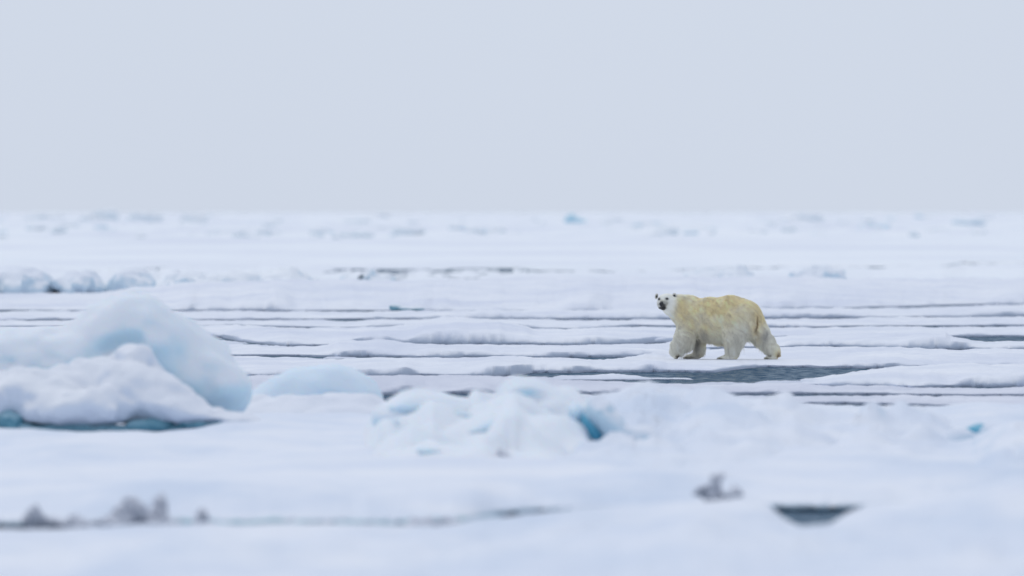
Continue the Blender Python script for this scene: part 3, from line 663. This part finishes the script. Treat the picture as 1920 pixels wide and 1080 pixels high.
def fur_colour(P, j=0.0):
    Xp, Yp = to_px(P)
    def spot(cx, cy, rx, ry): return np.exp(-((Xp - cx) / rx) ** 2 - ((Yp - cy) / ry) ** 2)
    nzv = fbm(P[:, 0] * 5, P[:, 1] * 5, P[:, 2] * 5, seed=88, octv=4) + j
    yel = .7 * spot(800, 340, 220, 190) + .65 * spot(470, 350, 95, 130) + .55 * spot(1080, 240, 260, 110) + .9 * spot(1340, 400, 75, 120) + .5 * spot(760, 540, 200, 150) + .35 * spot(1150, 380, 250, 160) + .3 * spot(560, 480, 130, 160) + .5 * spot(1290, 600, 70, 120) + .35 * spot(640, 260, 140, 60) + .9 * spot(1550, 850, 40, 60) + .35 * spot(830, 730, 150, 40) + .35 * spot(690, 880, 40, 40) + .3 * spot(1080, 910, 40, 30) + .4 * spot(420, 880, 30, 40)
    yel = np.clip(yel * (1 + .5 * nzv) + .10, 0, 1)[:, None]
    grey = np.clip(.9 * spot(1060, 430, 130, 170) + .7 * spot(520, 560, 120, 120) + .55 * spot(1030, 780, 120, 140) + .6 * spot(430, 780, 110, 110) + .5 * spot(1400, 640, 90, 70) + .4 * nzv, 0, 1)[:, None]
    white = np.array((.93, .91, .83)); yc_ = np.array((.92, .82, .56)); gc = np.array((.86, .85, .80))
    c = white * (1 - grey) + gc * grey
    c = c * (1 - yel) + yc_ * yel
    hd = (np.clip(1 - ((Xp - 280) / 135) ** 2 - ((Yp - 290) / 160) ** 2, 0, 1) ** .5)[:, None]
    c = c * (1 - hd) + np.array((.90, .88, .80)) * hd
    stain = np.clip(.9 * np.exp(-((Xp - (1308 - 26 * ((Yp - 470) / 130) ** 2)) / (9 + 4 * nzv)) ** 2) * np.exp(-((Yp - 500) / 85) ** 4) * (P[:, 1] < .25) + .9 * spot(1552, 862, 14, 30) + .35 * spot(1290, 590, 25, 60), 0, 1)[:, None] * .85
    c = c * (1 - stain) + np.array((.30, .17, .06)) * stain
    sole = np.clip(1.2 * spot(425, 885, 26, 16) + 1.0 * spot(530, 906, 60, 12) + .6 * spot(600, 895, 40, 14) + .9 * spot(895, 910, 34, 12) + .9 * spot(1420, 910, 26, 10) + .8 * spot(1460, 870, 16, 20), 0, .9)[:, None]
    c = c * (1 - sole) + np.array((.14, .12, .09)) * sole
    leg_shade = np.clip(.55 * spot(640, 760, 45, 150) * (P[:, 1] > .1) + .5 * spot(1390, 660, 60, 60) + .35 * spot(690, 640, 50, 60), 0, .6)[:, None]      # shade on the far legs, painted into the fur colour
    c = c * (1 - leg_shade) + np.array((.33, .32, .30)) * leg_shade
    # bare dark skin round eyes, nose and lips
    front = (P[:, 1] < HD + .02)
    skin = np.clip(1.5 * spot(214, 244, 13, 13) + 1.5 * spot(302, 241, 18, 13) + 1.6 * spot(250, 345, 36, 13) + .9 * spot(270, 322, 16, 22) + .8 * spot(240, 300, 34, 34) + .30 * spot(300, 285, 34, 30), 0, .93) * front
    c = c * (1 - skin[:, None]) + np.array((.035, .033, .04)) * skin[:, None]
    return c

FURM, t, p = new_mat('bear_fur')
at = t.nodes.new('ShaderNodeAttribute'); at.attribute_name = 'fur_colour'
t.links.new(at.outputs['Color'], p.inputs['Base Color']); p.inputs['Roughness'].default_value = .7; p.inputs['Specular IOR Level'].default_value = .25
p.inputs['Transmission Weight'].default_value = 0
tl_ = t.nodes.new('ShaderNodeBsdfTranslucent'); t.links.new(at.outputs['Color'], tl_.inputs[0]); mt_ = t.nodes.new('ShaderNodeMixShader'); mt_.inputs[0].default_value = .3
t.links.new(p.outputs[0], mt_.inputs[1]); t.links.new(tl_.outputs[0], mt_.inputs[2]); t.links.new(mt_.outputs[0], t.nodes['Material Output'].inputs[0])
BODYM, t, p = new_mat('bear_skin_fur')
at = t.nodes.new('ShaderNodeAttribute'); at.attribute_name = 'fur_colour'; t.links.new(at.outputs['Color'], p.inputs['Base Color']); p.inputs['Roughness'].default_value = .9; p.inputs['Specular IOR Level'].default_value = .1
body = mesh_obj('body', BV + np.array(bear.location), BQ, BODYM, bear, origin=bear.location)
ca = body.data.color_attributes.new('fur_colour', 'FLOAT_COLOR', 'POINT')
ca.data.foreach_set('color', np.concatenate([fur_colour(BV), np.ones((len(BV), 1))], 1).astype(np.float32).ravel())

# fur strands
tri = np.concatenate([BQ[:, [0, 1, 2]], BQ[:, [0, 2, 3]]])
e1, e2 = BV[tri[:, 1]] - BV[tri[:, 0]], BV[tri[:, 2]] - BV[tri[:, 0]]
ar = np.linalg.norm(np.cross(e1, e2), axis=1); cum = np.cumsum(ar)
NS = 130000
ti = np.searchsorted(cum, rng.random(NS) * cum[-1])
r1, r2 = rng.random(NS), rng.random(NS); fl = r1 + r2 > 1; r1[fl], r2[fl] = 1 - r1[fl], 1 - r2[fl]
P0 = BV[tri[ti, 0]] + e1[ti] * r1[:, None] + e2[ti] * r2[:, None]
P0 = P0[P0[:, 2] > .02]
N0 = bnormal(P0); Xp, Yp = to_px(P0)
nosep = bp(240, 298, d=HD - .27)
hd = np.clip(1.25 - np.linalg.norm(P0 - bp(285, 290, d=HD), axis=1) / .24, 0, 1); hd = sm(hd * 1.6)
leg = sm((Yp - 560) / 180)
flow = np.stack([np.full(len(P0), .75), np.full(len(P0), -.2), np.full(len(P0), -.55)], 1)
flow = flow * (1 - leg[:, None]) + np.array((.12, 0, -1.0)) * leg[:, None]
flow = flow * (1 - hd[:, None]) + (P0 - nosep) / (np.linalg.norm(P0 - nosep, axis=1, keepdims=True) + 1e-6) * hd[:, None]
cl = np.stack([fbm(P0[:, 0] * 13, P0[:, 1] * 13, P0[:, 2] * 9, seed=s_, octv=2) for s_ in (1, 2, 3)], 1)
flow = flow + .5 * cl * (1 - .7 * hd[:, None])
T = flow - N0 * (flow * N0).sum(1, keepdims=True); T /= np.linalg.norm(T, axis=1, keepdims=True) + 1e-6
Ln = .042 + .018 * rng.random(len(P0))
under = sm((-N0[:, 2] - .1) / .5) * sm((Yp - 560) / 80) * (1 - sm((Yp - 800) / 60))
Ln = Ln * (1 + 2.2 * under * rng.random(len(P0)) ** 1.5)
back = sm((N0[:, 0] - .2) / .5) * sm((Yp - 600) / 100) * (1 - sm((Yp - 840) / 60))
Ln = Ln * (1 + .7 * back * rng.random(len(P0)))
Ln = Ln * (1 - .68 * hd) * (1 - .55 * sm((Yp - 850) / 50))
bare = (np.abs(Xp - 241) < 34) & (np.abs(Yp - 300) < 34) & (P0[:, 1] < HD - .12)
bare |= ((Xp - 214) / 15) ** 2 + ((Yp - 244) / 13) ** 2 < 1
bare |= (((Xp - 302) / 19) ** 2 + ((Yp - 241) / 13) ** 2 < 1) & (P0[:, 1] < HD)
keep = ~bare
P0, N0, T, Ln, Xp, Yp, leg, hd, cl = [q[keep] for q in (P0, N0, T, Ln, Xp, Yp, leg, hd, cl)]
n = len(P0)
lift = (.30 - .12 * hd + .12 * rng.random(n))[:, None]
jit = rng.normal(0, .12, (n, 3))
d1 = T + N0 * lift * 1.6 + jit; d1 /= np.linalg.norm(d1, axis=1, keepdims=True)
d2 = T + N0 * lift * .8 + jit * 1.2 + np.array((0, 0, -.25)); d2 /= np.linalg.norm(d2, axis=1, keepdims=True)
d3 = T + N0 * lift * .3 + jit * 1.4 + np.array((0, 0, -.5)); d3 /= np.linalg.norm(d3, axis=1, keepdims=True)
Lc = Ln[:, None]
A = P0 - N0 * .006; B = A + d1 * Lc * .34; Cc = B + d2 * Lc * .34; E = Cc + d3 * Lc * .32
pts = np.stack([A, B, Cc, E], 1); pts[..., 2] = np.maximum(pts[..., 2], .004)
hc = bpy.data.hair_curves.new('fur'); hc.add_curves([4] * n)
hc.position_data.foreach_set('vector', pts.astype(np.float32).ravel())
rad = np.tile(np.array((.0026, .0026, .0019, .0004), np.float32), n)
ra = hc.attributes.get('radius') or hc.attributes.new('radius', 'FLOAT', 'POINT'); ra.data.foreach_set('value', rad)
sx_ = P0[:, 0] * (.55 + .45 * leg) + P0[:, 2] * .6 * (1 - leg)
streak = fbm(sx_ * 26, P0[:, 1] * 14, (P0[:, 2] - P0[:, 0] * .5 * (1 - leg)) * 5, seed=41, octv=2)
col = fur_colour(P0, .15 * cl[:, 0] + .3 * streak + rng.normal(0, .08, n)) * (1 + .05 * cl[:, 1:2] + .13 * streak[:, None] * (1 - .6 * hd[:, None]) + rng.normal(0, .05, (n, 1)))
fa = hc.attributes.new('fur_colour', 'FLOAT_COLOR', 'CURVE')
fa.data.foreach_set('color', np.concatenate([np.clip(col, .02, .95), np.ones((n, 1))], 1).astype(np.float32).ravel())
hc.materials.append(FURM)
fur = bpy.data.objects.new('fur', hc); C.objects.link(fur); fur.parent = bear

# face, ears and claws
def flatmat(name, c, rough, bump=0.0):
    m, t, p = new_mat(name); g = t.nodes.new('ShaderNodeTexCoord'); n_ = noise_node(t, 60, 3, g.outputs['Object'])
    r_ = ramp(t, n_.outputs[0], [(.3, tuple(q * .75 for q in c)), (.7, tuple(min(1, q * 1.25) for q in c))])
    t.links.new(r_.outputs[0], p.inputs['Base Color']); p.inputs['Roughness'].default_value = rough
    if bump:
        b_ = t.nodes.new('ShaderNodeBump'); b_.inputs['Strength'].default_value = bump; b_.inputs['Distance'].default_value = .004
        t.links.new(n_.outputs[0], b_.inputs['Height']); t.links.new(b_.outputs[0], p.inputs['Normal'])
    return m
NOSE = flatmat('nose_leather', (.022, .022, .026), .45, .6); EYE = flatmat('eye_dark', (.010, .008, .007), .08)
EARM = flatmat('ear_fur', (.62, .60, .54), .9, .8); EARI = flatmat('ear_inner', (.075, .072, .072), .9, .8); CLAW = flatmat('claw_horn', (.03, .027, .023), .35)
def surf_depth(Xp, Yp):
    """depth of the camera-facing surface of the body at a crop pixel"""
    x, z = (Xp - 900) * PX, (922 - Yp) * PX
    i, k = int(round((x + 1.42) / bh)), int(round((z + .03) / bh))
    colm = f[i, :, k]; j = int(np.argmax(colm < 0))
    if j == 0: return HD
    return -.95 + bh * (j - colm[j] / (colm[j] - colm[j - 1] + 1e-9))
def small(name, prims, mat, lo, hi, h, k=.01, parent=bear, cutf=None):
    global Gx, Gy, Gz
    sv = (Gx, Gy, Gz); Gx, Gy, Gz = grid3(lo, hi, h)
    g_ = None
    for pr in prims:
        v = pr(); g_ = v if g_ is None else smin(g_, v, k)
    if cutf: g_ = np.maximum(g_, cutf())
    V, Q = surface_nets(g_, lo, h); Gx, Gy, Gz = sv
    return mesh_obj(name, V + np.array(bear.location), Q, mat, parent, origin=bear.location)
nd = surf_depth(240, 298)
nc = bp(239, 296, d=nd)
small('nose', [lambda: b_ell(nc, 25 * PX, .030, 18 * PX, yaw=0), lambda: b_ell(nc + (0, 0, -.026), 17 * PX, .026, 20 * PX, yaw=0), lambda: b_ell(nc + (.002, .03, .02), 18 * PX, .04, 16 * PX, yaw=0)], NOSE, nc - .1, nc + .1, .005, .015,
      cutf=lambda: -smin(b_ell(nc + (-.021, -.034, -.006), .010, .012, .007, yaw=0), b_ell(nc + (.021, -.034, -.006), .010, .012, .007, yaw=0), .002))
md = surf_depth(252, 345); mc = bp(251, 344, d=md + .004)
small('mouth', [lambda: b_cone(mc + (-.052, .01, .006), mc + (0, -.006, -.008), .010, .016), lambda: b_cone(mc + (0, -.006, -.008), mc + (.056, .012, .012), .016, .009), lambda: b_cone(mc + (-.018, -.004, .008), mc + (-.020, -.006, .05), .006, .007)], NOSE, mc - .12, mc + .12, .005, .012)
for ex, ey, rx in ((213, 244, 9), (303, 242, 12)):
    ec = bp(ex, ey, d=surf_depth(ex, ey) + .006)
    small('eye', [lambda: b_ell(ec, rx * PX, .016, 8.5 * PX, yaw=0)], EYE, ec - .04, ec + .04, .0035)
for ex, ey, tl, w_ in ((187, 213, R(-12), 20), (391, 208, R(14), 26)):
    c0 = bp(ex, ey, d=HD + (.02 if ex < 300 else -.055))
    ear = small('ear', [lambda: b_ell(c0, w_ * PX, .035, 34 * PX, yaw=0, roll=tl)], EARM, c0 - .1, c0 + .1, .006,
                cutf=lambda: -b_ell(c0 + (-.006 if ex > 300 else .004, -.035, -.004), (w_ - 6) * PX, .032, 25 * PX, yaw=0, roll=tl))
    inn = small('ear_inner', [lambda: b_ell(c0 + (-.006 if ex > 300 else .004, -.004, -.005), (w_ - 5) * PX, .010, 26 * PX, yaw=0, roll=tl)], EARI, c0 - .1, c0 + .1, .005)
    inn.parent = ear; inn.location = (0, 0, 0)
for toes in ([(500, 909, .06), (503, 908, .11), (513, 910, .16)], [(872, 913, -.28), (869, 911, -.23), (877, 912, -.18)], [(1403, 913, .11), (1399, 911, .16), (1406, 912, .21)], [(400, 912, -.28), (409, 917, -.24), (420, 917, -.20)]):
    for tx, ty, tl in toes:
        c = bp(tx, ty, tl); c[2] = max(c[2], .016)
        small('claw', [lambda: b_cone(c + (.012, 0, .004), c + (-.018, -.002, -.008), .007, .003)], CLAW, c - .045, c + .045, .004)
